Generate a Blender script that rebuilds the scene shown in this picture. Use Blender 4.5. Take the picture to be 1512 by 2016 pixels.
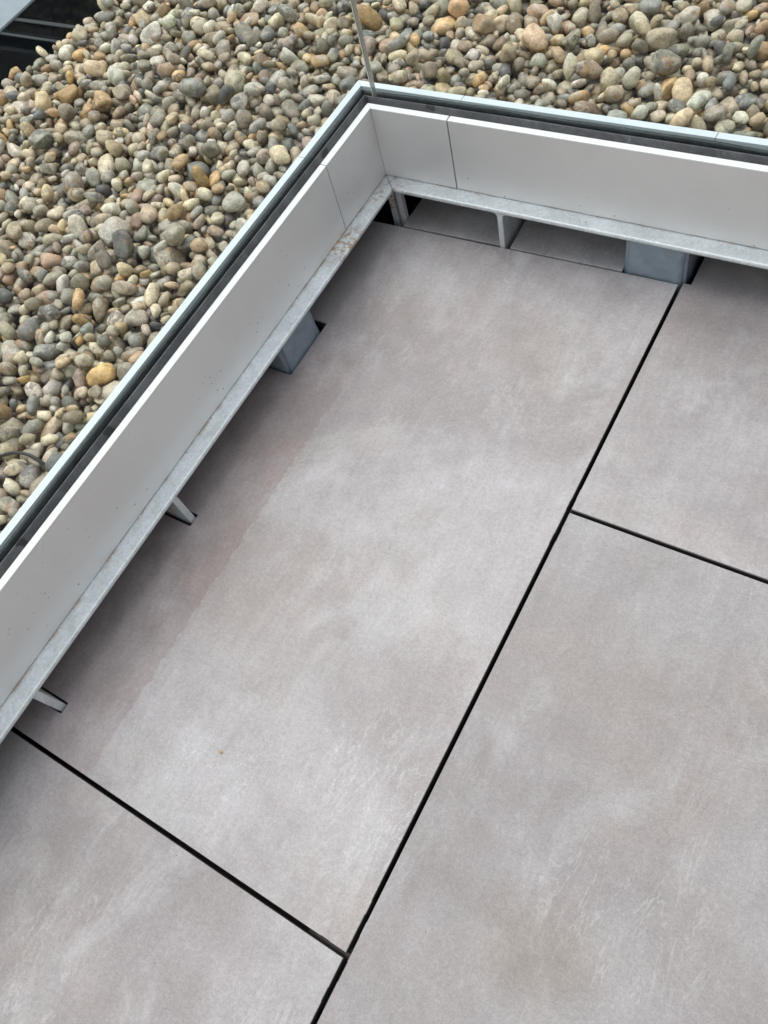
import bpy, bmesh, math, random
import numpy as np
from mathutils import Matrix, Vector

for o in list(bpy.data.objects):
    bpy.data.objects.remove(o)
random.seed(7)
RNG = np.random.default_rng(11)
scene = bpy.context.scene
COL = scene.collection

# ------------------------------------------------------------------ camera
cam_data = bpy.data.cameras.new('camera')
cam = bpy.data.objects.new('camera', cam_data)
COL.objects.link(cam)
ROT = np.array([[0.85171097, 0.48116846, -0.2075219],
                [0.34093188, -0.80957579, -0.47786243],
                [-0.39793704, 0.33624985, -0.85357024]])   # rows: right, down, forward
CAM = np.array([0.24336817, -0.45224686, 1.11144427])
FOC = 1536.18 / 1512.0                                      # focal length / picture width
m = Matrix.Identity(4)
for i in range(3):
    m[i][0] = ROT[0][i]
    m[i][1] = -ROT[1][i]
    m[i][2] = -ROT[2][i]
    m[i][3] = CAM[i]
cam.matrix_world = m
cam_data.sensor_fit = 'VERTICAL'
cam_data.sensor_height = 36.0
cam_data.sensor_width = 27.0
cam_data.lens = 1536.18 / 2016.0 * 36.0
cam_data.clip_start = 0.02
cam_data.clip_end = 2000.0
scene.camera = cam

# ------------------------------------------------------------------ light
SUN_EL, SUN_AZ = math.radians(71), math.radians(300)        # azimuth clockwise from +y
world = bpy.data.worlds.new('World')
scene.world = world
world.use_nodes = True
wn = world.node_tree.nodes
wl = world.node_tree.links
bg = wn['Background']
sky = wn.new('ShaderNodeTexSky')
sky.sky_type = 'NISHITA'
sky.sun_disc = False
sky.sun_elevation = SUN_EL
sky.sun_rotation = SUN_AZ
sky.air_density = 3.0
sky.dust_density = 2.0
hs = wn.new('ShaderNodeHueSaturation')
hs.inputs['Saturation'].default_value = 0.42                # overcast: a grey sky
wl.new(sky.outputs[0], hs.inputs['Color'])
wl.new(hs.outputs[0], bg.inputs[0])
bg.inputs[1].default_value = 0.15
sun_data = bpy.data.lights.new('sun', 'SUN')
sun_data.energy = 0.9
sun_data.angle = math.radians(50)
sun_data.color = (1.0, 0.965, 0.91)
sun = bpy.data.objects.new('sun', sun_data)
COL.objects.link(sun)
sd = Vector((math.sin(SUN_AZ) * math.cos(SUN_EL), math.cos(SUN_AZ) * math.cos(SUN_EL), math.sin(SUN_EL)))
sun.rotation_euler = sd.to_track_quat('Z', 'Y').to_euler()
scene.view_settings.view_transform = 'Standard'
scene.view_settings.look = 'None'
scene.view_settings.gamma = 1.0
scene.view_settings.use_curve_mapping = False
scene.view_settings.exposure = 0.42
scene.cycles.transparent_max_bounces = 12
scene.cycles.max_bounces = 6
scene.cycles.diffuse_bounces = 3
scene.cycles.glossy_bounces = 3

# ------------------------------------------------------------------ helpers
def tag(o, label=None, cat=None, group=None, kind=None):
    for k, v in (('label', label), ('category', cat), ('group', group), ('kind', kind)):
        if v:
            o[k] = v
    return o


def empty(name, loc):
    o = bpy.data.objects.new(name, None)
    o.location = loc
    o.empty_display_size = 0.05
    COL.objects.link(o)
    return o


def link_mesh(name, me, mat=None, parent=None):
    o = bpy.data.objects.new(name, me)
    COL.objects.link(o)
    if mat:
        me.materials.append(mat)
    if parent:
        o.parent = parent
        o.matrix_parent_inverse = Matrix.Translation(-parent.location) if parent.type == 'EMPTY' else Matrix.Identity(4)
    return o


def from_bm(name, bm, mat, parent=None, smooth=False):
    me = bpy.data.meshes.new(name)
    bmesh.ops.recalc_face_normals(bm, faces=bm.faces)
    bm.to_mesh(me)
    bm.free()
    if smooth:
        me.polygons.foreach_set('use_smooth', [True] * len(me.polygons))
    return link_mesh(name, me, mat, parent)


def prism(profile, axis, a, b, bevel=0.0, seg=2, name='piece', mat=None, parent=None, mitre=None, smooth=False, cuts=0):
    """Extrude a closed profile along x or y. profile = [(offset_from_face, z)].
    axis 'y': x = PX - offset ; axis 'x': y = PY + offset.
    mitre: end a/b follows the 45 degree corner line when True."""
    bm = bmesh.new()
    rings = []
    n = cuts + 2
    for k in range(n):
        t = k / (n - 1)
        ring = []
        for off, z in profile:
            ea = a + (mitre[0] * off if mitre else 0)
            eb = b + (mitre[1] * off if mitre else 0)
            s = ea + (eb - ea) * t
            ring.append(bm.verts.new((PX - off, s, z) if axis == 'y' else (s, PY + off, z)))
        rings.append(ring)
    k = len(profile)
    for r0, r1 in zip(rings[:-1], rings[1:]):
        for i in range(k):
            j = (i + 1) % k
            bm.faces.new((r0[i], r0[j], r1[j], r1[i]))
    bm.faces.new(rings[0])
    bm.faces.new(list(reversed(rings[-1])))
    bmesh.ops.recalc_face_normals(bm, faces=bm.faces)
    if bevel:
        es = [e for e in bm.edges if len(e.link_faces) == 2 and e.calc_face_angle(0) > 0.5]
        bmesh.ops.bevel(bm, geom=es, offset=bevel, segments=seg, affect='EDGES', profile=0.6)
    return from_bm(name, bm, mat, parent, smooth)


def box_bm(bm, x0, x1, y0, y1, z0, z1):
    r = bmesh.ops.create_cube(bm, size=1.0)
    for v in r['verts']:
        v.co = Vector((x0 + (v.co.x + .5) * (x1 - x0), y0 + (v.co.y + .5) * (y1 - y0), z0 + (v.co.z + .5) * (z1 - z0)))
    return r['verts']


# ------------------------------------------------------------------ materials
class NT:
    def __init__(s, name):
        s.mat = bpy.data.materials.new(name)
        s.mat.use_nodes = True
        s.n = s.mat.node_tree.nodes
        s.l = s.mat.node_tree.links
        s.bsdf = s.n['Principled BSDF']
        s.out = s.n['Material Output']

    def node(s, t, **kw):
        x = s.n.new(t)
        for k, v in kw.items():
            setattr(x, k, v)
        return x

    def set(s, sock, v):
        if isinstance(v, bpy.types.NodeSocket):
            s.l.new(v, sock)
        else:
            sock.default_value = v

    def coord(s, offset=(0, 0, 0), scale=(1, 1, 1), rotz=0.0):
        g = s.node('ShaderNodeNewGeometry')
        mp = s.node('ShaderNodeMapping')
        s.l.new(g.outputs['Position'], mp.inputs['Vector'])
        mp.inputs['Location'].default_value = offset
        mp.inputs['Scale'].default_value = scale
        mp.inputs['Rotation'].default_value = (0, 0, rotz)
        return mp.outputs[0]

    def noise(s, vec, scale, detail=4.0, rough=0.55, dist=0.0):
        x = s.node('ShaderNodeTexNoise')
        s.l.new(vec, x.inputs['Vector'])
        x.inputs['Scale'].default_value = scale
        x.inputs['Detail'].default_value = detail
        x.inputs['Roughness'].default_value = rough
        x.inputs['Distortion'].default_value = dist
        return x.outputs['Fac']

    def math(s, op, a, b=0.0, c=None, clamp=False):
        x = s.node('ShaderNodeMath', operation=op, use_clamp=clamp)
        s.set(x.inputs[0], a)
        s.set(x.inputs[1], b)
        if c is not None:
            s.set(x.inputs[2], c)
        return x.outputs[0]

    def remap(s, v, a, b, c=0.0, d=1.0, smooth=True):
        x = s.node('ShaderNodeMapRange')
        x.interpolation_type = 'SMOOTHSTEP' if smooth else 'LINEAR'
        s.set(x.inputs[0], v)
        for i, q in enumerate((a, b, c, d)):
            s.set(x.inputs[i + 1], q)
        return x.outputs[0]

    def mix(s, fac, a, b, blend='MIX'):
        x = s.node('ShaderNodeMix', data_type='RGBA', blend_type=blend)
        s.set(x.inputs[0], fac)
        for sock, v in ((x.inputs[6], a), (x.inputs[7], b)):
            s.set(sock, v if isinstance(v, bpy.types.NodeSocket) else (*v, 1.0))
        return x.outputs[2]

    def scalecol(s, col, f):
        x = s.node('ShaderNodeVectorMath', operation='SCALE')
        s.set(x.inputs[0], col if isinstance(col, bpy.types.NodeSocket) else col)
        s.set(x.inputs['Scale'], f)
        return x.outputs[0]

    def xyz(s):
        g = s.node('ShaderNodeNewGeometry')
        sp = s.node('ShaderNodeSeparateXYZ')
        s.l.new(g.outputs['Position'], sp.inputs[0])
        return sp.outputs

    def bump(s, h, strength, dist):
        x = s.node('ShaderNodeBump')
        x.inputs['Strength'].default_value = strength
        x.inputs['Distance'].default_value = dist
        s.l.new(h, x.inputs['Height'])
        s.l.new(x.outputs[0], s.bsdf.inputs['Normal'])

    def finish(s, col, rough, metal=0.0, spec=0.5):
        s.set(s.bsdf.inputs['Base Color'], col if isinstance(col, bpy.types.NodeSocket) else (*col, 1))
        s.set(s.bsdf.inputs['Roughness'], rough)
        s.set(s.bsdf.inputs['Metallic'], metal)
        s.bsdf.inputs['Specular IOR Level'].default_value = spec
        return s.mat


def speck_mask(t, vec, scale, size, keep):
    """sparse round specks: voronoi cells, only some kept"""
    v = t.node('ShaderNodeTexVoronoi')
    t.l.new(vec, v.inputs['Vector'])
    v.inputs['Scale'].default_value = scale
    d = t.remap(v.outputs['Distance'], size, size * 0.6, 0, 1)
    sp = t.node('ShaderNodeSeparateColor')
    t.l.new(v.outputs['Color'], sp.inputs[0])
    k = t.math('LESS_THAN', sp.outputs[0], keep)
    return t.math('MULTIPLY', d, k)


def slab_material(seed, edge_zone=False, tone=1.0):
    t = NT('porcelain_slab_%d' % seed)
    off = (seed * 3.17, seed * 5.31, seed * 1.9)
    v = t.coord(off)
    big = t.noise(v, 2.6, 4, .6, .5)
    mid = t.noise(v, 14.0, 7, .72)
    col = t.mix(t.remap(big, .36, .64), (.300, .270, .270), (.380, .356, .362))
    col = t.mix(t.remap(t.noise(t.coord((off[0] + 7, off[1], 3)), 3.4, 4, .6), .46, .68, 0, .75), col, (.335, .295, .282))
    # pale bloom in clouds, drawn out along the slab
    vs = t.coord(off, (2.4, 1.3, 1), 0.06)
    bloom = t.noise(vs, 3.0, 8, .70, .7)
    col = t.mix(t.remap(bloom, .47, .70, 0, .60), col, (.452, .442, .452))
    col = t.scalecol(col, t.remap(mid, .25, .75, .87, 1.13))
    # trowel streaks
    st = t.noise(t.coord(off, (60, 5, 1), 0.12), 1.0, 4, .7)
    col = t.scalecol(col, t.remap(st, .3, .7, .965, 1.035))
    # worn pale scratches: thin ridges of two stretched noises, only in places
    rid = t.noise(t.coord((off[0], off[1] + 9, 0), (9, 2.2, 1), 0.25), 1.6, 5, .62, 1.2)
    line = t.remap(t.math('ABSOLUTE', t.math('SUBTRACT', rid, .5)), .012, .002)
    where = t.remap(t.noise(t.coord((off[0] + 2, off[1], 7)), 4.5, 3), .5, .66)
    col = t.mix(t.math('MULTIPLY', t.math('MULTIPLY', line, where), .30), col, (.60, .595, .595))
    curl = t.noise(t.coord(off, (1.5, .55, 1), .2), 60.0, 5, .7, .3)
    cl = t.remap(t.math('ABSOLUTE', t.math('SUBTRACT', curl, .5)), .03, .004)
    wc = t.remap(t.noise(t.coord((off[0] + 4, off[1] + 1, 2)), 5.5, 2), .52, .7)
    col = t.mix(t.math('MULTIPLY', t.math('MULTIPLY', cl, wc), .13), col, (.58, .575, .57))
    col = t.scalecol(col, tone)
    # grain and pin holes
    gr = t.noise(v, 380.0, 3, .7)
    col = t.scalecol(col, t.remap(gr, .3, .7, .89, 1.11))
    gr2 = t.noise(v, 150.0, 4, .7)
    col = t.scalecol(col, t.remap(gr2, .3, .7, .92, 1.08))
    pin = speck_mask(t, v, 70.0, .075, .05)
    col = t.mix(t.math('MULTIPLY', pin, .75), col, (.06, .055, .05))
    x, y, z = t.xyz()
    if edge_zone:
        # brownish unwashed margin along the balustrade with a ragged straight edge
        wob = t.noise(t.coord((3, 1, 0)), 34, 6, .72)
        lim = t.math('ADD', x, t.math('MULTIPLY', t.math('SUBTRACT', wob, .5), .022))
        mz = t.remap(lim, -.4745, -.4795)
        mz = t.math('MULTIPLY', mz, t.remap(y, .34, .12))
        patch = t.remap(t.noise(t.coord((1, 6, 2)), 7, 5, .6), .3, .7, .55, 1.0)
        col = t.mix(t.math('MULTIPLY', t.math('MULTIPLY', mz, patch), .9), col, t.mix(1.0, col, (.86, .775, .755), 'MULTIPLY'))
        rim = t.remap(t.math('ABSOLUTE', t.math('ADD', lim, .4765)), .003, .0005)
        rim = t.math('MULTIPLY', t.math('MULTIPLY', rim, t.remap(y, .2, .05)), t.remap(wob, .45, .6))
        col = t.mix(t.math('MULTIPLY', rim, .35), col, (.5, .49, .48))
    if seed == 3:
        rr = t.math('POWER', t.math('ADD', t.math('POWER', t.math('SUBTRACT', x, .20), 2), t.math('POWER', t.math('ADD', y, .47), 2)), .5)
        rr = t.math('ADD', rr, t.math('MULTIPLY', t.math('SUBTRACT', t.noise(t.coord((4, 4, 0)), 9, 6, .68), .5), .16))
        col = t.mix(t.remap(rr, .11, .01, 0, .8), col, t.mix(1.0, col, (.84, .78, .70), 'MULTIPLY'))
    # slab sides turn near-black just below the arris
    col = t.mix(t.remap(z, -.0035, -.0045), col, (.055, .052, .05))
    rg = t.remap(mid, .3, .7, .42, .58)
    t.bump(t.math('ADD', t.math('MULTIPLY', gr2, .9), t.math('MULTIPLY', st, .6)), .25, .0012)
    return t.finish(col, rg, 0, .42)


def mat_panel():
    t = NT('satin_anodised_aluminium')
    v = t.coord()
    br = t.noise(t.coord((0, 0, 0), (1, 1, 120)), 6, 3, .6)
    cl = t.noise(v, 9, 5, .6)
    col = t.scalecol((.76, .75, .745), t.remap(cl, .3, .7, .975, 1.025))
    x, y, z = t.xyz()
    smear = t.remap(t.noise(t.coord((4, 2, 0), (1, 1, 1)), 12, 6, .65, 1.2), .62, .74)
    col = t.mix(t.math('MULTIPLY', smear, .25), col, (.75, .76, .78))
    # grit splashed up from the terrace, thicker towards the near end of the run
    dens = t.remap(y, .10, -.55, .12, .60)
    s1 = t.node('ShaderNodeTexVoronoi')
    t.l.new(v, s1.inputs['Vector'])
    s1.inputs['Scale'].default_value = 80
    sp = t.node('ShaderNodeSeparateColor')
    t.l.new(s1.outputs['Color'], sp.inputs[0])
    dot = t.math('MULTIPLY', t.remap(s1.outputs['Distance'], .15, .09), t.math('LESS_THAN', sp.outputs[0], dens))
    clump = t.remap(t.noise(t.coord((9, 0, 1)), 11, 2), .42, .54)
    low = t.remap(z, .2, .1, .25, 1.0)
    dot = t.math('MULTIPLY', t.math('MULTIPLY', dot, clump), low)
    col = t.mix(t.math('MULTIPLY', dot, .85), col, t.mix(sp.outputs[1], (.03, .028, .025), (.14, .06, .03)))
    # rusty damp line where the panel stands on the ledge
    foot = t.math('MULTIPLY', t.remap(z, .0945, .0915), t.remap(t.noise(v, 30, 5), .4, .62))
    col = t.mix(t.math('MULTIPLY', foot, .55), col, (.30, .17, .08))
    t.bump(br, .04, .0005)
    met = t.math('MULTIPLY', .50, t.math('SUBTRACT', 1.0, dot))
    return t.finish(col, t.remap(cl, .3, .7, .48, .54), met, .5)


def mat_galv():
    t = NT('galvanised_steel')
    v = t.coord()
    vo = t.node('ShaderNodeTexVoronoi')
    t.l.new(v, vo.inputs['Vector'])
    vo.inputs['Scale'].default_value = 160
    sp = t.node('ShaderNodeSeparateColor')
    t.l.new(vo.outputs['Color'], sp.inputs[0])
    cl = t.noise(v, 22, 6, .65, .6)
    col = t.scalecol((.74, .78, .80), t.remap(sp.outputs[0], 0, 1, .95, 1.05, False))
    col = t.scalecol(col, t.remap(cl, .3, .7, .92, 1.07))
    fine = t.noise(v, 260, 4, .7)
    col = t.scalecol(col, t.remap(fine, .3, .7, .90, 1.10))
    # scuffs
    sc = t.remap(t.noise(t.coord((5, 1, 0)), 55, 7, .7, 1.4), .63, .70)
    col = t.mix(t.math('MULTIPLY', sc, .45), col, (.16, .165, .17))
    wh = t.remap(t.noise(t.coord((2, 8, 0)), 75, 6, .7, .8), .62, .72)
    col = t.mix(t.math('MULTIPLY', wh, .5), col, (.74, .76, .77))
    x, y, z = t.xyz()
    # rust and grit on the left run near the panel joint and the corner, thinner along the foot of the panels
    ctr = t.math('POWER', t.math('ADD', t.math('POWER', t.math('ADD', x, .605), 2), t.math('POWER', t.math('SUBTRACT', y, .435), 2)), .5)
    spot = t.math('MULTIPLY', t.remap(ctr, .075, .012), t.remap(t.noise(v, 90, 6, .75), .44, .58))
    ctr2 = t.math('POWER', t.math('ADD', t.math('POWER', t.math('ADD', x, .61), 2), t.math('POWER', t.math('SUBTRACT', y, .60), 2)), .5)
    spot2 = t.math('MULTIPLY', t.remap(ctr2, .09, .01), t.remap(t.noise(t.coord((1, 3, 0)), 60, 6, .75), .5, .64))
    foot = t.math('MULTIPLY', t.remap(x, -.604, -.6115), t.remap(t.noise(t.coord((0, 2, 5)), 26, 7, .75), .47, .6))
    footb = t.math('MULTIPLY', t.remap(y, .622, .630), t.remap(t.noise(t.coord((0, 2, 5)), 26, 7, .75), .52, .66))
    rust = t.math('MAXIMUM', t.math('MAXIMUM', spot, spot2), t.math('MAXIMUM', t.math('MULTIPLY', foot, .7), t.math('MULTIPLY', footb, .5)))
    rc = t.mix(t.noise(v, 120, 4), (.26, .12, .04), (.48, .31, .15))
    col = t.mix(t.math('MULTIPLY', rust, .88), col, rc)
    t.bump(t.math('ADD', t.math('MULTIPLY', cl, 1.0), t.math('MULTIPLY', fine, .25)), .3, .002)
    met = t.math('MULTIPLY', .5, t.math('SUBTRACT', 1.0, rust))
    return t.finish(col, t.remap(cl, .3, .7, .42, .6), met, .5)


def mat_grey_paint():
    t = NT('grey_brushed_waterproofing')
    v = t.coord()
    a = t.noise(v, 28, 5, .6, 1.0)
    b = t.noise(t.coord((1, 2, 3), (1, 1, .35)), 60, 5, .6, 1.2)
    col = t.scalecol((.250, .300, .355), t.remap(a, .3, .7, .9, 1.1))
    sc = t.remap(t.noise(t.coord((6, 6, 1)), 70, 6, .7, 1.4), .66, .72)
    col = t.mix(t.math('MULTIPLY', sc, .5), col, (.42, .44, .47))
    t.bump(t.math('ADD', a, t.math('MULTIPLY', b, .7)), .6, .005)
    return t.finish(col, .42, 0, .5)


def mat_rubber():
    t = NT('black_rubber_gasket')
    v = t.coord()
    a = t.noise(v, 14, 6, .65, .8)
    f = t.noise(v, 500, 3, .7)
    col = t.mix(t.remap(a, .4, .68), (.066, .067, .073), (.120, .121, .130))
    col = t.scalecol(col, t.remap(f, .3, .7, .72, 1.3))
    ch = t.remap(t.noise(t.coord((8, 1, 0)), 26, 7, .7, 1.2), .61, .72)
    col = t.mix(t.math('MULTIPLY', ch, .4), col, (.30, .30, .32))
    wet = t.remap(t.noise(t.coord((2, 5, 0)), 17, 2, .5), .655, .675)
    col = t.mix(t.math('MULTIPLY', wet, .85), col, (.012, .012, .014))
    t.bump(f, .2, .001)
    return t.finish(col, t.remap(a, .3, .7, .62, .38), 0, .5)


def mat_plain(name, col, rough, metal=0.0, var=.08, scale=20, bump=0.1, spec=.5):
    t = NT(name)
    v = t.coord()
    a = t.noise(v, scale, 5, .6)
    c = t.scalecol(col, t.remap(a, .3, .7, 1 - var, 1 + var))
    t.bump(a, bump, .002)
    return t.finish(c, rough, metal, spec)


def mat_glass(name, tint, refl=.92):
    t = NT(name)
    t.n.remove(t.bsdf)
    tr = t.node('ShaderNodeBsdfTransparent')
    tr.inputs[0].default_value = (*tint, 1)
    gl = t.node('ShaderNodeBsdfGlossy')
    gl.inputs['Roughness'].default_value = 0.0
    gl.inputs[0].default_value = (1, 1, 1, 1)
    lw = t.node('ShaderNodeLayerWeight')
    f = t.math('ADD', .009, t.math('MULTIPLY', t.math('POWER', lw.outputs['Facing'], 5.0), refl))
    mx = t.node('ShaderNodeMixShader')
    t.l.new(f, mx.inputs[0])
    t.l.new(tr.outputs[0], mx.inputs[1])
    t.l.new(gl.outputs[0], mx.inputs[2])
    t.l.new(mx.outputs[0], t.out.inputs[0])
    return t.mat


def mat_pebble():
    t = NT('flint_pebble')
    at = t.node('ShaderNodeAttribute', attribute_name='pcol')
    g = t.node('ShaderNodeNewGeometry')
    sh = t.node('ShaderNodeVectorMath', operation='SCALE')
    cb = t.node('ShaderNodeCombineXYZ')
    s = at.outputs['Alpha']
    t.set(cb.inputs[0], t.math('MULTIPLY', s, 37.0))
    t.set(cb.inputs[1], t.math('MULTIPLY', s, 91.0))
    t.set(cb.inputs[2], t.math('MULTIPLY', s, 53.0))
    ad = t.node('ShaderNodeVectorMath', operation='ADD')
    t.l.new(g.outputs['Position'], ad.inputs[0])
    t.l.new(cb.outputs[0], ad.inputs[1])
    v = ad.outputs[0]
    base = at.outputs['Color']
    blot = t.noise(v, 55, 4, .62, .5)
    col = t.scalecol(base, t.remap(blot, .28, .72, .66, 1.34))
    # kinds by seed: cortex rind, ochre staining, dark flint windows, banding
    k1 = t.math('LESS_THAN', t.math('FRACT', t.math('MULTIPLY', s, 7.13)), .36)
    rind = t.remap(t.noise(v, 60, 5, .68, .8), .50, .57)
    col = t.mix(t.math('MULTIPLY', t.math('MULTIPLY', rind, k1), .62), col, (.47, .435, .36))
    k2 = t.math('LESS_THAN', t.math('FRACT', t.math('MULTIPLY', s, 13.7)), .30)
    och = t.remap(t.noise(v, 38, 4, .6, .5), .50, .64)
    col = t.mix(t.math('MULTIPLY', t.math('MULTIPLY', och, k2), .6), col, (.33, .185, .075))
    k3 = t.math('LESS_THAN', t.math('FRACT', t.math('MULTIPLY', s, 23.9)), .26)
    drk = t.remap(t.noise(v, 42, 4, .62, .8), .55, .60)
    col = t.mix(t.math('MULTIPLY', t.math('MULTIPLY', drk, k3), .7), col, (.085, .09, .095))
    k4 = t.math('LESS_THAN', t.math('FRACT', t.math('MULTIPLY', s, 31.3)), .10)
    wv = t.node('ShaderNodeTexWave')
    t.l.new(v, wv.inputs['Vector'])
    wv.inputs['Scale'].default_value = 55
    wv.inputs['Distortion'].default_value = 9
    wv.inputs['Detail'].default_value = 2
    wv.inputs['Detail Scale'].default_value = 1.5
    bnd = t.remap(wv.outputs['Fac'], .72, .95)
    col = t.mix(t.math('MULTIPLY', t.math('MULTIPLY', bnd, k4), .22), col, (.50, .47, .41))
    fine = t.noise(v, 320, 4, .75)
    col = t.scalecol(col, t.remap(fine, .3, .7, .76, 1.25))
    pit = speck_mask(t, v, 190, .2, .10)
    col = t.mix(t.math('MULTIPLY', pit, .5), col, (.55, .52, .45))
    t.bump(fine, .30, .0016)
    return t.finish(col, t.remap(blot, .3, .7, .55, .34), 0, .5)


M = dict(panel=mat_panel(), galv=mat_galv(), paint=mat_grey_paint(), rubber=mat_rubber(), pebble=mat_pebble(),
         glass=mat_glass('clear_glass', (.988, .993, .990)),
         membrane=mat_plain('dark_roof_membrane', (.020, .020, .021), .85),
         sealant=mat_plain('grey_black_silicone', (.045, .055, .058), .32, 0, .25, 40, .5),
         outer=mat_plain('pale_powder_coated_aluminium', (.58, .66, .70), .38, 0, .05, 12, .05),
         plastic=mat_plain('black_plastic', (.016, .016, .017), .45),
         ground=mat_plain('asphalt', (.05, .05, .052), .9, 0, .2, 3),
         darkglass=mat_plain('dark_roof_glass', (.003, .004, .005), .30, 0, .3, 30, .0, .0),
         bar=mat_plain('dark_grey_glazing_bar', (.026, .033, .037), .5, spec=.1),
         cap=mat_plain('blue_grey_capping', (.20, .245, .285), .45, 0, .12, 14),
         lit_top=mat_plain('sky_lit_panel_top', (.90, .92, .92), .45, 0, .03, 30, .03),
         housewall=mat_plain('grey_render', (.16, .16, .165), .8),
         crumb=mat_plain('buff_crumb', (.52, .36, .19), .8))
t = NT('polished_glass_edge')
M['gedge'] = t.finish(t.mix(t.noise(t.coord((0, 0, 0), (1, 1, .06)), 40, 3), (.52, .55, .50), (.88, .89, .85)), .12, 0.2, .8)

t = NT('ground_glass_edge')
M['gedark'] = t.finish(t.mix(t.noise(t.coord((0, 0, 0), (1, 1, .08)), 60, 3), (.10, .095, .08), (.24, .23, .20)), .3, 0.0, .6)

# ------------------------------------------------------------------ dimensions (metres)
PX, PY = -0.6124, 0.631          # inner faces of the two cladding runs
H1, H2, HO = 0.0904, 0.2375, 0.2495
LEDGE, LTH = 0.0326, 0.0097
JW = 0.0036                      # half joint
Y_NEAR, X_FAR = -2.2, 1.7        # run ends, outside the picture

# ------------------------------------------------------------------ setting
bm = bmesh.new()
bmesh.ops.create_grid(bm, x_segments=1, y_segments=1, size=400)
for v in bm.verts:
    v.co.z = -4.0
tag(from_bm('ground', bm, M['ground']), kind='structure')

bm = bmesh.new()
box_bm(bm, -0.72, 4.6, -4.4, 0.74, -0.30, -0.062)
floor = tag(from_bm('terrace_floor', bm, M['membrane']), kind='structure')


def slab(outline, mat, label=None, name='paving_slab', z=0.0, th=0.02):
    bm = bmesh.new()
    vs = [bm.verts.new((x, y, z - th)) for x, y in outline]
    f = bm.faces.new(vs)
    r = bmesh.ops.extrude_face_region(bm, geom=[f])
    top = [g for g in r['geom'] if isinstance(g, bmesh.types.BMVert)]
    for v in top:
        v.co.z = z
    es = [g for g in r['geom'] if isinstance(g, bmesh.types.BMEdge)]
    bmesh.ops.recalc_face_normals(bm, faces=bm.faces)
    bmesh.ops.bevel(bm, geom=es, offset=0.0007, segments=2, affect='EDGES', profile=.5)
    o = from_bm(name, bm, mat, floor)
    if label:
        o['label'] = label
    return o


def edge_line(p, q, n=0, amp=0.0006, bumps=()):
    """points from p (kept) to q (left out), slightly uneven, with small chips or nibs at given fractions"""
    out = [p]
    d = Vector((q[0] - p[0], q[1] - p[1]))
    nrm = Vector((-d.y, d.x)).normalized()
    ev = []
    for a, b, h in bumps:
        w = .0012 / d.length
        ev += [(a - w, 0), (a, h), (b, h * .8), (b + w, 0)]
    for f, h in sorted(ev):
        out.append((p[0] + d.x * f + nrm.x * h, p[1] + d.y * f + nrm.y * h))
    return out


def yA(x):                         # far edge of the big slab, not quite square
    return 0.6050 + (x + .0036) * 0.0205


Lx = -0.702
# big slab in front of the corner, notched round the posts and gussets
outA = []
outA += edge_line((Lx, -0.5964), (-JW, -0.5964), bumps=[(.945, .962, .0006)])
outA += edge_line((-JW, -0.5964), (-JW, yA(-JW)), bumps=[(.042, .056, -.0008), (.53, .545, .0006), (.585, .60, .0006)])
outA += edge_line((-JW, yA(-JW)), (Lx, yA(Lx)))
outA += [(Lx, yA(Lx)), (Lx, .312), (-.5935, .312), (-.5915, .310), (-.5915, .178), (-.594, .176), (Lx, .176),
         (Lx, -.1505), (-.5855, -.1505), (-.5838, -.1525), (-.5838, -.1735), (-.586, -.1752), (Lx, -.1752),
         (Lx, -.5235), (-.5845, -.5235), (-.5828, -.525), (-.5828, -.541), (-.5848, -.5425), (Lx, -.5425)]
slab(outA, slab_material(1, True, 1.05), 'large pale slab in front of the corner, notched along its left edge, brownish margin')
# slab beyond the near joint, lower left
slab(edge_line((Lx, -1.797), (-JW, -1.797)) + edge_line((-JW, -1.797), (-JW, -0.6036), bumps=[(.955, .968, .0006)]) +
     edge_line((-JW, -0.6036), (Lx, -0.6036)) + [(Lx, -0.6036)], slab_material(4),
     'slab at the lower left, nearest the near end of the left balustrade')
# right column
XR = 0.80
slab(edge_line((JW, -1.095), (XR, -1.095)) + edge_line((XR, -1.095), (XR, 0.1014)) + edge_line((XR, .1014), (JW, .1014)) +
     edge_line((JW, .1014), (JW, -1.095), bumps=[(.028, .045, .0006), (.548, .562, -.0006), (.59, .61, .0006)]),
     slab_material(3, False, .84), 'slab at the lower right with cloudy pale scuffing')
slab([(JW, .1086)] + edge_line((JW, .1086), (XR, .1086))[1:] + [(XR, .1086), (XR, .724), (.0172, .724), (.0172, .611), (JW, .611)] +
     edge_line((JW, .611), (JW, .1086), bumps=[(.925, .96, -.0006)])[1:], slab_material(9),
     'slab at the right edge running under the far ledge')
# cut pieces behind the big slab
gap = .0032
slab([(-.5735, yA(-.5735) + gap), (-.3545, yA(-.3545) + gap + .0022), (-.3545, .724), (-.5735, .724)], slab_material(6),
     'small cut slab under the far ledge beside the corner')
slab([(-.3325, yA(-.3325) + gap), (-.1085, yA(-.1085) + gap + .0008), (-.1085, yA(-.1) + .008), (-.1105, .724), (-.338, .724)], slab_material(7),
     'small cut slab under the far ledge between gusset and grey post')
# slabs outside the picture, on the photographer's side
mats_far = [slab_material(11), slab_material(12)]
for c in range(1, 5):
    x0, x1 = JW + .807 * c, .80 + .807 * c
    for r in range(4):
        y1 = (.1014 if c % 2 else -.5964) + (.724 - .1014 if False else 0) - 1.2 * (r - 1)
        y0 = y1 - 1.193
        y1 = min(y1, .724)
        slab([(x0, y0), (x1, y0), (x1, y1), (x0, y1)], mats_far[(c + r) % 2])
for r in range(2):
    slab([(JW, -2.295 - 1.2 * r), (XR, -2.295 - 1.2 * r), (XR, -1.102 - 1.2 * r), (JW, -1.102 - 1.2 * r)], mats_far[r])
slab([(Lx, -2.997), (-JW, -2.997), (-JW, -1.804), (Lx, -1.804)], mats_far[0])
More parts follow.
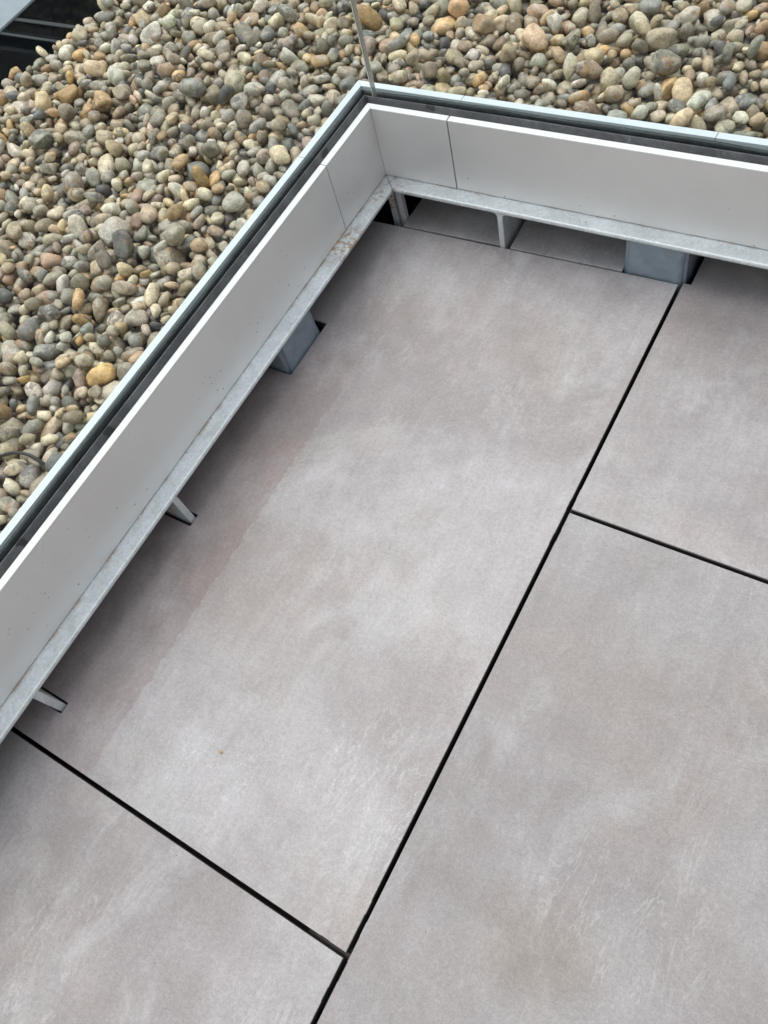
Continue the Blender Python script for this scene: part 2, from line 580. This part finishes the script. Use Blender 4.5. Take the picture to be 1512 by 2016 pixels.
# black spacer pieces of the pedestals, seen down in the joints
for cx, cy, arms in ((0, .105, ((.034, -.001, .07), (0, 0, 0))), (0, -.600, ((.036, 0, .07), (0, 0, 0)))):
    bm = bmesh.new()
    box_bm(bm, cx - .0022, cx + .0022, cy - .070, cy + .048, -.06, -.0240)
    if cy > 0:
        box_bm(bm, cx + .0024, cx + .06, cy - .0022, cy + .0022, -.06, -.0245)
    else:
        box_bm(bm, cx - .055, cx - .0024, cy - .0022, cy + .0022, -.06, -.0245)
    r = bmesh.ops.create_cone(bm, cap_ends=True, segments=20, radius1=.075, radius2=.07, depth=.026)
    for v in r['verts']:
        v.co += Vector((cx, cy, -.0485))
    from_bm('pedestal', bm, M['plastic'], floor)

# rendered house wall closing the terrace on its inner side, to the photographer's right
bm = bmesh.new()
box_bm(bm, 1.95, 2.25, -4.4, .60, -.30, 2.9)
tag(from_bm('house_wall', bm, M['housewall']), kind='structure')

# ------------------------------------------------------------------ balustrades
def balustrade(axis, label):
    s = -1 if axis == 'y' else 1
    root = empty('glass_balustrade', (PX, PY, 0.0))
    tag(root, label, 'balustrade', 'glass balustrades meeting at the corner')
    end = Y_NEAR if axis == 'y' else X_FAR
    corner = PY if axis == 'y' else PX

    def run(name, profile, a, b, mat, bevel=.0008, mit=False, seg=2, cuts=0, smooth=False):
        # a = corner end, b = far end ; mitre slope at the corner end: +offset (left run) or -offset (far run)
        mm = ((1 if axis == 'y' else -1) if mit else 0, 0)
        return prism(profile, axis, a, b, bevel, seg, name, mat, root, mitre=mm if mit else None, smooth=smooth, cuts=cuts)

    # galvanised ledge plate with rolled front edge and a weep of daylight at the mitre
    g0 = -.0009 if axis == 'y' else .0009
    e = LTH
    prof = [(-LEDGE + .0028, H1), (-LEDGE + .0010, H1 - .0012), (-LEDGE, H1 - .0034), (-LEDGE, H1 - e + .0034),
            (-LEDGE + .0010, H1 - e + .0010), (-LEDGE + .0030, H1 - e), (.11, H1 - e), (.11, H1)]
    run('ledge', prof, corner + g0, end, M['galv'], 0, True)
    # inner cladding panels: satin tray with a flat top return
    j = .4695 if axis == 'y' else -.4510
    jg = .0009 if axis == 'y' else .0013
    pp = [(0, H1 + .0012), (0, H2 - .0022), (.0126, H2 - .0022), (.0126, H1 + .0012)]
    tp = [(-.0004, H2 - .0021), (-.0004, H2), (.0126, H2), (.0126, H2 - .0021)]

    def panel(a, b, mit=False):
        o = run('cladding_panel', pp, a, b, M['panel'], .0004, mit)
        e = run('top_edge', tp, a, b, M['lit_top'], .0005, mit)  # panel top whitened: the bright sky on it is put into the colour
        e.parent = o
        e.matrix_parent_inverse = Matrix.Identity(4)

    if axis == 'y':
        panel(corner - .0003, j + jg, True)
        panel(j - jg, -1.03)
        panel(-1.032, end)
    else:
        panel(corner + .0003, j - jg, True)
        panel(j + jg, 1.05)
        panel(1.053, end)
    # channel web behind the joints
    run('channel', [(.0135, H1 + .002), (.0135, H2 - .02), (.0200, H2 - .02), (.0200, H1 + .002)], corner, end, M['membrane'], 0, True)
    # wedge gasket between panel and glass, top face sloping up to the pane
    nseg = 220
    bm = bmesh.new()
    rings = []
    rr = random.Random(3 if axis == 'y' else 5)
    ph = [rr.uniform(0, 6.28) for _ in range(4)]
    for k in range(nseg + 1):
        tt = k / nseg
        w = .5 * math.sin(9 * tt + ph[0]) + .3 * math.sin(23 * tt + ph[1]) + .2 * math.sin(61 * tt + ph[2])
        lift = .0012 * w + (.0012 if axis == 'y' else 0)
        back = .0216 - (.0008 * (1 + w) if axis == 'y' else .0012 * max(0, math.sin(5.2 * tt - .3)))
        pr = [(.0130, H2 - .02), (.0130, H2 - .0035), (.0150, H2 - .0006 + lift * .4), (.0172, H2 + .0030 + lift * .7),
              (back - .0022, H2 + .0088 + lift), (back - .0005, H2 + .0096 + lift), (back, H2 + .0085 + lift), (back, H2 - .02)]
        ring = []
        for off, z in pr:
            a0 = corner + (off if axis == 'y' else -off)
            q = a0 + (end - a0) * tt
            ring.append(bm.verts.new((PX - off, q, z) if axis == 'y' else (q, PY + off, z)))
        rings.append(ring)
    for r0, r1 in zip(rings[:-1], rings[1:]):
        for i in range(8):
            bm.faces.new((r0[i], r0[(i + 1) % 8], r1[(i + 1) % 8], r1[i]))
    bm.faces.new(rings[0])
    bm.faces.new(rings[-1][::-1])
    from_bm('gasket', bm, M['rubber'], root, True)
    # laminated pane: two leaves and an interlayer, with polished end edges
    gi = .0222
    gc = (PY + gi - .003) if axis == 'y' else (PX - .0055)
    go = gi + .0138
    pane = run('glass_pane', [(gi, .16), (gi, 1.25), (go, 1.25), (go, .16)], gc, end, M['glass'], 0)
    # polished arrises and interlayer line at the end of the laminated pane
    if axis == 'x':
        for p0, p1, mt in ((gi + .0001, gi + .0022, 'gedge'), (gi + .0024, gi + .0048, 'gedark'), (gi + .0050, gi + .0064, 'gedge'),
                           (gi + .0066, gi + .0088, 'gedark'), (gi + .0090, gi + .0104, 'gedge'), (gi + .0106, gi + .0123, 'gedark'), (gi + .0125, go - .0001, 'gedge')):
            run('polished_edge' if mt == 'gedge' else 'ground_edge', [(p0, .165), (p0, 1.249), (p1, 1.249), (p1, .165)], gc + .0001, gc + .0012, M[mt], 0)
    # outer sealant bead, uneven
    bm = bmesh.new()
    rings = []
    for k in range(nseg + 1):
        tt = k / nseg
        w = .5 * math.sin(13 * tt + ph[3]) + .35 * math.sin(37 * tt + ph[1]) + .25 * math.sin(83 * tt + ph[0])
        zt = HO - .0075 + .0026 * w
        pr = [(.0366, .16), (.0366, zt - .002), (.0380, zt), (.0398, zt + .0012), (.0398, .16)]
        ring = []
        for off, z in pr:
            a0 = corner + (off if axis == 'y' else -off)
            q = a0 + (end - a0) * tt
            ring.append(bm.verts.new((PX - off, q, z) if axis == 'y' else (q, PY + off, z)))
        rings.append(ring)
    for r0, r1 in zip(rings[:-1], rings[1:]):
        for i in range(5):
            bm.faces.new((r0[i], r0[(i + 1) % 5], r1[(i + 1) % 5], r1[i]))
    bm.faces.new(rings[0])
    bm.faces.new(rings[-1][::-1])
    from_bm('sealant', bm, M['sealant'], root, True)
    # outer cladding, its pale top edge seen through the pane
    op = [(.0402, .10), (.0402, HO), (.0545, HO), (.0545, .10)]
    cuts = [.465, -1.0] if axis == 'y' else [-.4410, .0020, .95]
    prev = corner + (-.0002 if axis == 'y' else .0002)
    for k, cpos in enumerate(cuts + [end]):
        d = .0005 * (1 if axis == 'y' else -1)
        last = cpos == end
        run('outer_cladding_panel', op, prev, cpos + (0 if last else d), M['outer'], .0007, k == 0)
        prev = cpos - d
    return root


left = balustrade('y', 'left-hand glass balustrade with rust-specked ledge, running beside the wide pebble bed')
back = balustrade('x', 'far glass balustrade with clean grey cladding, running across the top of the picture')
left_inv = Matrix.Translation(-left.location)


def gusset(parent, axis, s0, s1, front, depth=.105, flare=.0075, low=-.058):
    """flat welded plate under the ledge; s = position along the run, front = offset of its nose from the panel face"""
    zt = H1 - LTH - .0002
    mid = (s0 + s1) / 2
    prof = [(s0, low), (s0, zt - flare)]
    for k in range(1, 5):
        a = k / 4 * math.pi / 2
        prof.append((s0 - flare * (1 - math.cos(a)), zt - flare + flare * math.sin(a)))
    right = [(2 * mid - x, z) for x, z in reversed(prof)]
    prof = prof + right
    bm = bmesh.new()
    rings = []
    for off, sh in ((front + .0012, .9), (front, 0), (front, 0), (front + depth, 0)):
        pass
    for off, ins in ((front, .0011), (front + .0011, 0), (front + depth, 0)):
        ring = []
        for s, z in prof:
            q = s + (ins if s < mid else -ins)
            ring.append(bm.verts.new((PX - off, q, z) if axis == 'y' else (q, PY + off, z)))
        rings.append(ring)
    n = len(prof)
    for r0, r1 in zip(rings[:-1], rings[1:]):
        for i in range(n):
            bm.faces.new((r0[i], r0[(i + 1) % n], r1[(i + 1) % n], r1[i]))
    bm.faces.new(rings[0])
    bm.faces.new(rings[-1][::-1])
    return from_bm('gusset', bm, M['galv'], parent)


def post(parent, x0, x1, y0, y1, label):
    bm = bmesh.new()
    box_bm(bm, x0, x1, y0, y1, -.058, H1 - LTH - .0003)
    bmesh.ops.bevel(bm, geom=[e for e in bm.edges if abs(e.verts[0].co.z - e.verts[1].co.z) > .01], offset=.006, segments=4, affect='EDGES')
    bmesh.ops.triangulate(bm, faces=[f for f in bm.faces if len(f.verts) > 4])
    bmesh.ops.subdivide_edges(bm, edges=[e for e in bm.edges if e.calc_length() > .02], cuts=10, use_grid_fill=True)
    from mathutils import noise as mn
    c = Vector(((x0 + x1) / 2, (y0 + y1) / 2, 0))
    for v in bm.verts:
        d = v.co - c
        d.z = 0
        k = mn.noise(v.co * 38) * .0014 + mn.noise(v.co * 110) * .0006
        v.co += d.normalized() * k
        if v.co.z < .012:
            v.co += d.normalized() * .0016 * (1 - max(v.co.z, 0) / .012)
    o = from_bm('post', bm, M['paint'], parent, True)
    o['label'] = label
    return o


gusset(left, 'y', -.1690, -.1565, -.0265)
gusset(left, 'y', -.5395, -.5270, -.0265)
gusset(left, 'y', -1.05, -1.038, -.0265)
gusset(back, 'x', -.3530, -.3420, -.0315)
gusset(back, 'x', .62, .632, -.0315)
post(left, -.70, -.5965, .1815, .2930, 'slate grey brush-coated post stub')
post(back, -.1065, .0045, .6095, .715, 'mid grey brush-coated post stub')
# the pair of flat plates meeting under the mitre
for par, x0, x1 in ((left, -.6068, -.5930), (back, -.5868, -.5746)):
    bm = bmesh.new()
    box_bm(bm, x0, x1, .612, .626, -.058, H1 - LTH - .0004)
    bmesh.ops.bevel(bm, geom=bm.edges[:], offset=.0012, segments=2, affect='EDGES')
    from_bm('end_plate', bm, M['galv'], par)

# ------------------------------------------------------------------ pebbles
BASE = 0.146                                     # top of the deck below the pebbles
XW = -1.600                                      # pebbles stop against the rooflight
bm = bmesh.new()
box_bm(bm, -3.6, -.7225, -3.0, 3.2, -.28, .0806)
box_bm(bm, -.7225 + .002, 3.0, .7425, 3.2, -.28, .0806)
box_bm(bm, XW - .04, -.669, -2.2, 2.4, .0912, BASE)
box_bm(bm, -.6675, 1.7, .6875, 2.4, .0912, BASE)
bed = tag(from_bm('pebble_bed', bm, M['membrane']), kind='structure')


def ico(sub):
    b = bmesh.new()
    bmesh.ops.create_icosphere(b, subdivisions=sub, radius=1.0)
    b.verts.ensure_lookup_table()
    v = np.array([x.co[:] for x in b.verts])
    f = np.array([[q.index for q in x.verts] for x in b.faces])
    b.free()
    return v / np.linalg.norm(v, axis=1)[:, None], f


SPH = {1: ico(1), 2: ico(2), 3: ico(3)}
NVAR = 44


def variant(seed):
    """a pebble as a function of direction: rounded, lobed, sometimes broken along flat faces"""
    r = np.random.default_rng(seed)
    e = r.uniform(1.9, 3.0)
    lob = [(r.normal(size=3) * q, r.uniform(0, 6.28), a) for q, a in ((1.3, .13), (2.2, .09), (3.4, .05), (5.5, .025))]
    planes = []
    u = r.random()
    if u < .70:
        for _ in range(r.integers(1, 3) if u < .36 else r.integers(3, 7)):
            d = r.normal(size=3)
            planes.append((d / np.linalg.norm(d), r.uniform(.62, .88) if u < .36 else r.uniform(.52, .80)))

    def f(n):
        rad = (np.abs(n) ** e).sum(1) ** (-1 / e)
        for k, ph, a in lob:
            rad = rad * (1 + a * np.sin(n @ k + ph))
        p = n * rad[:, None]
        for d, h in planes:
            q = p @ d
            over = q > h
            p[over] -= ((q[over] - h) * .93)[:, None] * d
        return p
    return f


VAR = [variant(100 + i) for i in range(NVAR)]
VMESH = {s: [VAR[i](SPH[s][0].copy()) for i in range(NVAR)] for s in SPH}

# palette (base colour, weight)
PAL = [((.300, .262, .196), 30), ((.250, .230, .182), 24), ((.212, .208, .180), 17), ((.335, .272, .186), 15), ((.195, .200, .190), 9),
       ((.125, .130, .130), 5), ((.370, .262, .150), 7), ((.420, .290, .140), 4), ((.300, .228, .170), 7), ((.450, .405, .310), 14),
       ((.560, .530, .455), 8), ((.275, .222, .195), 2), ((.345, .335, .302), 15), ((.075, .076, .077), 2)]
pw = np.array([w for _, w in PAL], float)
pw /= pw.sum()
pc = np.array([c for c, _ in PAL])

CS = 0.0025
GX0, GX1, GY0, GY1 = -1.66, 0.80, -0.95, 1.55
nx, ny = int((GX1 - GX0) / CS), int((GY1 - GY0) / CS)
gx = GX0 + (np.arange(nx) + .5) * CS
gy = GY0 + (np.arange(ny) + .5) * CS
Xg, Yg = np.meshgrid(gx, gy, indexing='ij')
EDGE = XW + .16 * np.clip(Yg - .60, -.3, .9)        # the heap drifts away from the rooflight
inside = ((Xg < PX - .0550) | (Yg > PY + .0550)) & (Xg > EDGE)
HM = np.where(inside, BASE, 9.0)
HM[(~inside) & (Xg <= EDGE)] = BASE - .02
OWN = np.full((nx, ny), -1, int)
areas = inside.sum() * CS * CS
cand_idx = np.argwhere(inside & (Xg > EDGE + .01))
PEB = []


def rand_rot(r):
    yaw = r.uniform(0, 2 * math.pi)
    tilt = min(abs(r.normal(0, .55)), 1.5)
    ax = r.uniform(0, 2 * math.pi)
    R = Matrix.Rotation(tilt, 3, Vector((math.cos(ax), math.sin(ax), 0))) @ Matrix.Rotation(yaw, 3, 'Z')
    return np.array(R)


TARGET = .190
count = 0
fails = 0
NPEB = int(areas * 5150)
for count in range(NPEB):
    ln = float(np.clip(RNG.lognormal(math.log(.0288), .24), .016, .056))
    if RNG.random() < .12:
        ln *= .72
    a = ln / 2
    b = a * RNG.uniform(.50, .88)
    c = min(b, a * RNG.uniform(.42, .76))
    R = rand_rot(RNG)
    Mx = R @ np.diag([a * a, b * b, c * c]) @ R.T
    A = np.linalg.inv(Mx)
    hx, hy = math.sqrt(Mx[0, 0]), math.sqrt(Mx[1, 1])
    kx, ky = int(hx / CS), int(hy / CS)
    dx = np.arange(-kx, kx + 1) * CS
    dy = np.arange(-ky, ky + 1) * CS
    DX, DY = np.meshgrid(dx, dy, indexing='ij')
    Bq = A[0, 2] * DX + A[1, 2] * DY
    Cq = A[0, 0] * DX ** 2 + 2 * A[0, 1] * DX * DY + A[1, 1] * DY ** 2 - 1
    disc = Bq ** 2 - A[2, 2] * Cq
    ok = disc > 0
    sq = np.sqrt(np.where(ok, disc, 0))
    zl = np.where(ok, (-Bq - sq) / A[2, 2], 1e3)
    zu = np.where(ok, (-Bq + sq) / A[2, 2], -1e3)
    nc = 14
    ci = cand_idx[RNG.integers(0, len(cand_idx), nc)]
    ci = ci[(ci[:, 0] >= kx) & (ci[:, 0] < nx - kx) & (ci[:, 1] >= ky) & (ci[:, 1] < ny - ky)]
    if len(ci) == 0:
        continue
    ix = ci[:, 0, None] + np.arange(-kx, kx + 1)[None]
    iy = ci[:, 1, None] + np.arange(-ky, ky + 1)[None]
    sub = HM[ix[:, :, None], iy[:, None, :]]
    z0 = (sub - zl[None]).max(axis=(1, 2))
    bi = int(np.argmin(z0))
    z = float(z0[bi]) - .10 * c
    if z > .23:
        continue
    sx = slice(ci[bi, 0] - kx, ci[bi, 0] + kx + 1)
    sy = slice(ci[bi, 1] - ky, ci[bi, 1] + ky + 1)
    up = z + zu
    g = up > HM[sx, sy]
    HM[sx, sy] = np.where(g, up, HM[sx, sy])
    OWN[sx, sy][g] = len(PEB)
    PEB.append((np.array([gx[ci[bi, 0]], gy[ci[bi, 1]], z]), R, (a, b, c), int(RNG.integers(NVAR))))

NP = len(PEB)
pos = np.array([q[0] for q in PEB])
own = np.bincount(OWN[OWN >= 0].ravel(), minlength=NP) * CS * CS
camv = pos - CAM
dep = camv @ ROT[2]
uu = FOC * (camv @ ROT[0]) / dep + .5
vv = FOC * (camv @ ROT[1]) / dep + 1008 / 1512
inframe = (uu > 0.005) & (uu < .995) & (vv > .004) & (vv < 2016 / 1512)
# pebbles hidden by the cladding below the line of sight do not count
hid = np.zeros(NP, bool)
tcl = (CAM[2] - HO) / (CAM[2] - pos[:, 2])
hxp = CAM[0] + (pos[:, 0] - CAM[0]) * tcl
hyp = CAM[1] + (pos[:, 1] - CAM[1]) * tcl
hid = (hxp > PX - .062) & (hyp < PY + .062)
near = (uu > -.25) & (uu < 1.25) & (vv > -.25)
score = np.where(inframe & ~hid, own / dep ** 2, 0)
order = np.argsort(-score)
single = set(order[:300].tolist())

cidx = RNG.choice(len(PAL), NP, p=pw)
tone = RNG.lognormal(-.04, .30, NP)
tone = np.clip(tone, .45, 1.75)
jit = RNG.normal(1, .022, (NP, 3))
colr = pc[cidx] ** 1.10 * np.array([1.46, 1.42, 1.31]) * tone[:, None] * jit
top_c = colr.max(1, keepdims=True)
colr = np.clip(colr * np.minimum(1, (.40 + .35 * np.minimum(top_c, .62)) / top_c), .02, .62)
seed = RNG.random(NP)


def peb_verts(i, sub):
    p, R, abc, k = PEB[i]
    return (VMESH[sub][k] * np.array(abc)) @ R.T


def fill(me, V, F, C, smooth=True):
    nv, nf = len(V), len(F)
    me.vertices.add(nv)
    me.vertices.foreach_set('co', V.astype(np.float32).ravel())
    me.loops.add(nf * 3)
    me.loops.foreach_set('vertex_index', F.astype(np.int32).ravel())
    me.polygons.add(nf)
    me.polygons.foreach_set('loop_start', np.arange(0, nf * 3, 3, dtype=np.int32))
    me.polygons.foreach_set('loop_total', np.full(nf, 3, dtype=np.int32))
    me.polygons.foreach_set('use_smooth', np.ones(nf, bool))
    me.update(calc_edges=True)
    at = me.attributes.new('pcol', 'FLOAT_COLOR', 'POINT')
    at.data.foreach_set('color', C.astype(np.float32).ravel())
    me.validate()


Vs, Fs, Cs = [], [], []
base_i = 0
for i in range(NP):
    cc = np.array([*colr[i], seed[i]])
    if i in single:
        me = bpy.data.meshes.new('pebble')
        v = peb_verts(i, 3 if own[i] > .0009 else 2)
        fill(me, v, SPH[3 if own[i] > .0009 else 2][1], np.tile(cc, (len(v), 1)))
        o = link_mesh('pebble', me, M['pebble'], bed)
        o.location = pos[i]
        continue
    if own[i] <= 0 and not (pos[i, 2] > .172):
        continue
    sub = 2 if own[i] > 4.0e-5 and near[i] else 1
    v = peb_verts(i, sub) + pos[i]
    Vs.append(v)
    Fs.append(SPH[sub][1] + base_i)
    Cs.append(np.tile(cc, (len(v), 1)))
    base_i += len(v)
me = bpy.data.meshes.new('pebbles')
fill(me, np.concatenate(Vs), np.concatenate(Fs), np.concatenate(Cs))
rest = link_mesh('pebbles', me, M['pebble'], bed)
rest['kind'] = 'stuff'
print('pebbles', NP, 'tris', sum(len(f) for f in Fs), 'level', float(np.median(HM[inside])), float(HM[inside].mean()))

# ------------------------------------------------------------------ rooflight beyond the pebbles
rl = empty('rooflight', (-2.2, .5, .09))
tag(rl, 'dark glazed rooflight with grey bars and blue-grey capping beyond the pebbles, top left corner', 'rooflight')


def rl_box(name, x0, x1, y0, y1, z0, z1, mat, bev=.002):
    bm = bmesh.new()
    box_bm(bm, x0, x1, y0, y1, z0, z1)
    bmesh.ops.bevel(bm, geom=bm.edges[:], offset=bev, segments=2, affect='EDGES')
    return from_bm(name, bm, mat, rl)


bm = bmesh.new()
ring = [(-1.90, -2.0), (XW - .05, -2.0), (XW - .05, .30), (XW + .142, 1.5), (XW + .142, 2.3), (-1.90, 2.3)]
low = [bm.verts.new((x, y, .0915)) for x, y in ring]
top = [bm.verts.new((x, y, .165)) for x, y in ring]
bm.faces.new(low[::-1])
bm.faces.new(top)
for i in range(6):
    j = (i + 1) % 6
    bm.faces.new((low[i], low[j], top[j], top[i]))
from_bm('pane', bm, M['darkglass'], rl)
for yb, w in ((.776, .010), (.838, .014)):
    rl_box('glazing_bar', -1.885, XW + .02, yb - w / 2, yb + w / 2, .1655, .1685, M['bar'], .001)
rl_box('capping', -3.2, -1.872, -2.0, 2.3, .1657, .1725, M['cap'], .002)

# ------------------------------------------------------------------ small things
cu = bpy.data.curves.new('cable', 'CURVE')
cu.dimensions = '3D'
cu.bevel_depth = .0028
cu.bevel_resolution = 3
pts = [(-1.05, -.56, .205), (-.94, -.40, .222), (-.86, -.305, .216), (-.808, -.262, .220), (-.778, -.240, .226), (-.745, -.232, .219), (-.722, -.236, .203), (-.705, -.243, .180)]
sp = cu.splines.new('NURBS')
sp.points.add(len(pts) - 1)
for q, p3 in zip(sp.points, pts):
    q.co = (*p3, 1)
sp.use_endpoint_u = True
sp.order_u = 4
tmp = bpy.data.objects.new('tmp', cu)
COL.objects.link(tmp)
bpy.context.view_layer.update()
me = bpy.data.meshes.new_from_object(tmp.evaluated_get(bpy.context.evaluated_depsgraph_get()))
bpy.data.objects.remove(tmp)
me.polygons.foreach_set('use_smooth', [True] * len(me.polygons))
me.materials.clear()
ca = link_mesh('cable', me, M['plastic'])
ca.name = 'cable'
tag(ca, 'thin black cable lying on the pebbles at the left edge', 'cable')

bm = bmesh.new()
bmesh.ops.create_icosphere(bm, subdivisions=2, radius=1)
for v in bm.verts:
    n_ = v.co.copy()
    v.co = Vector((n_.x * .0038 * (1 + .3 * math.sin(5 * n_.y + 1)), n_.y * .0024 * (1 + .3 * math.sin(4 * n_.x)), n_.z * .0016))
    v.co += Vector((-.3038, -.4674, .0014))
cr = from_bm('crumb', bm, M['crumb'])
tag(cr, 'tiny buff crumb lying on the big pale slab', 'crumb')
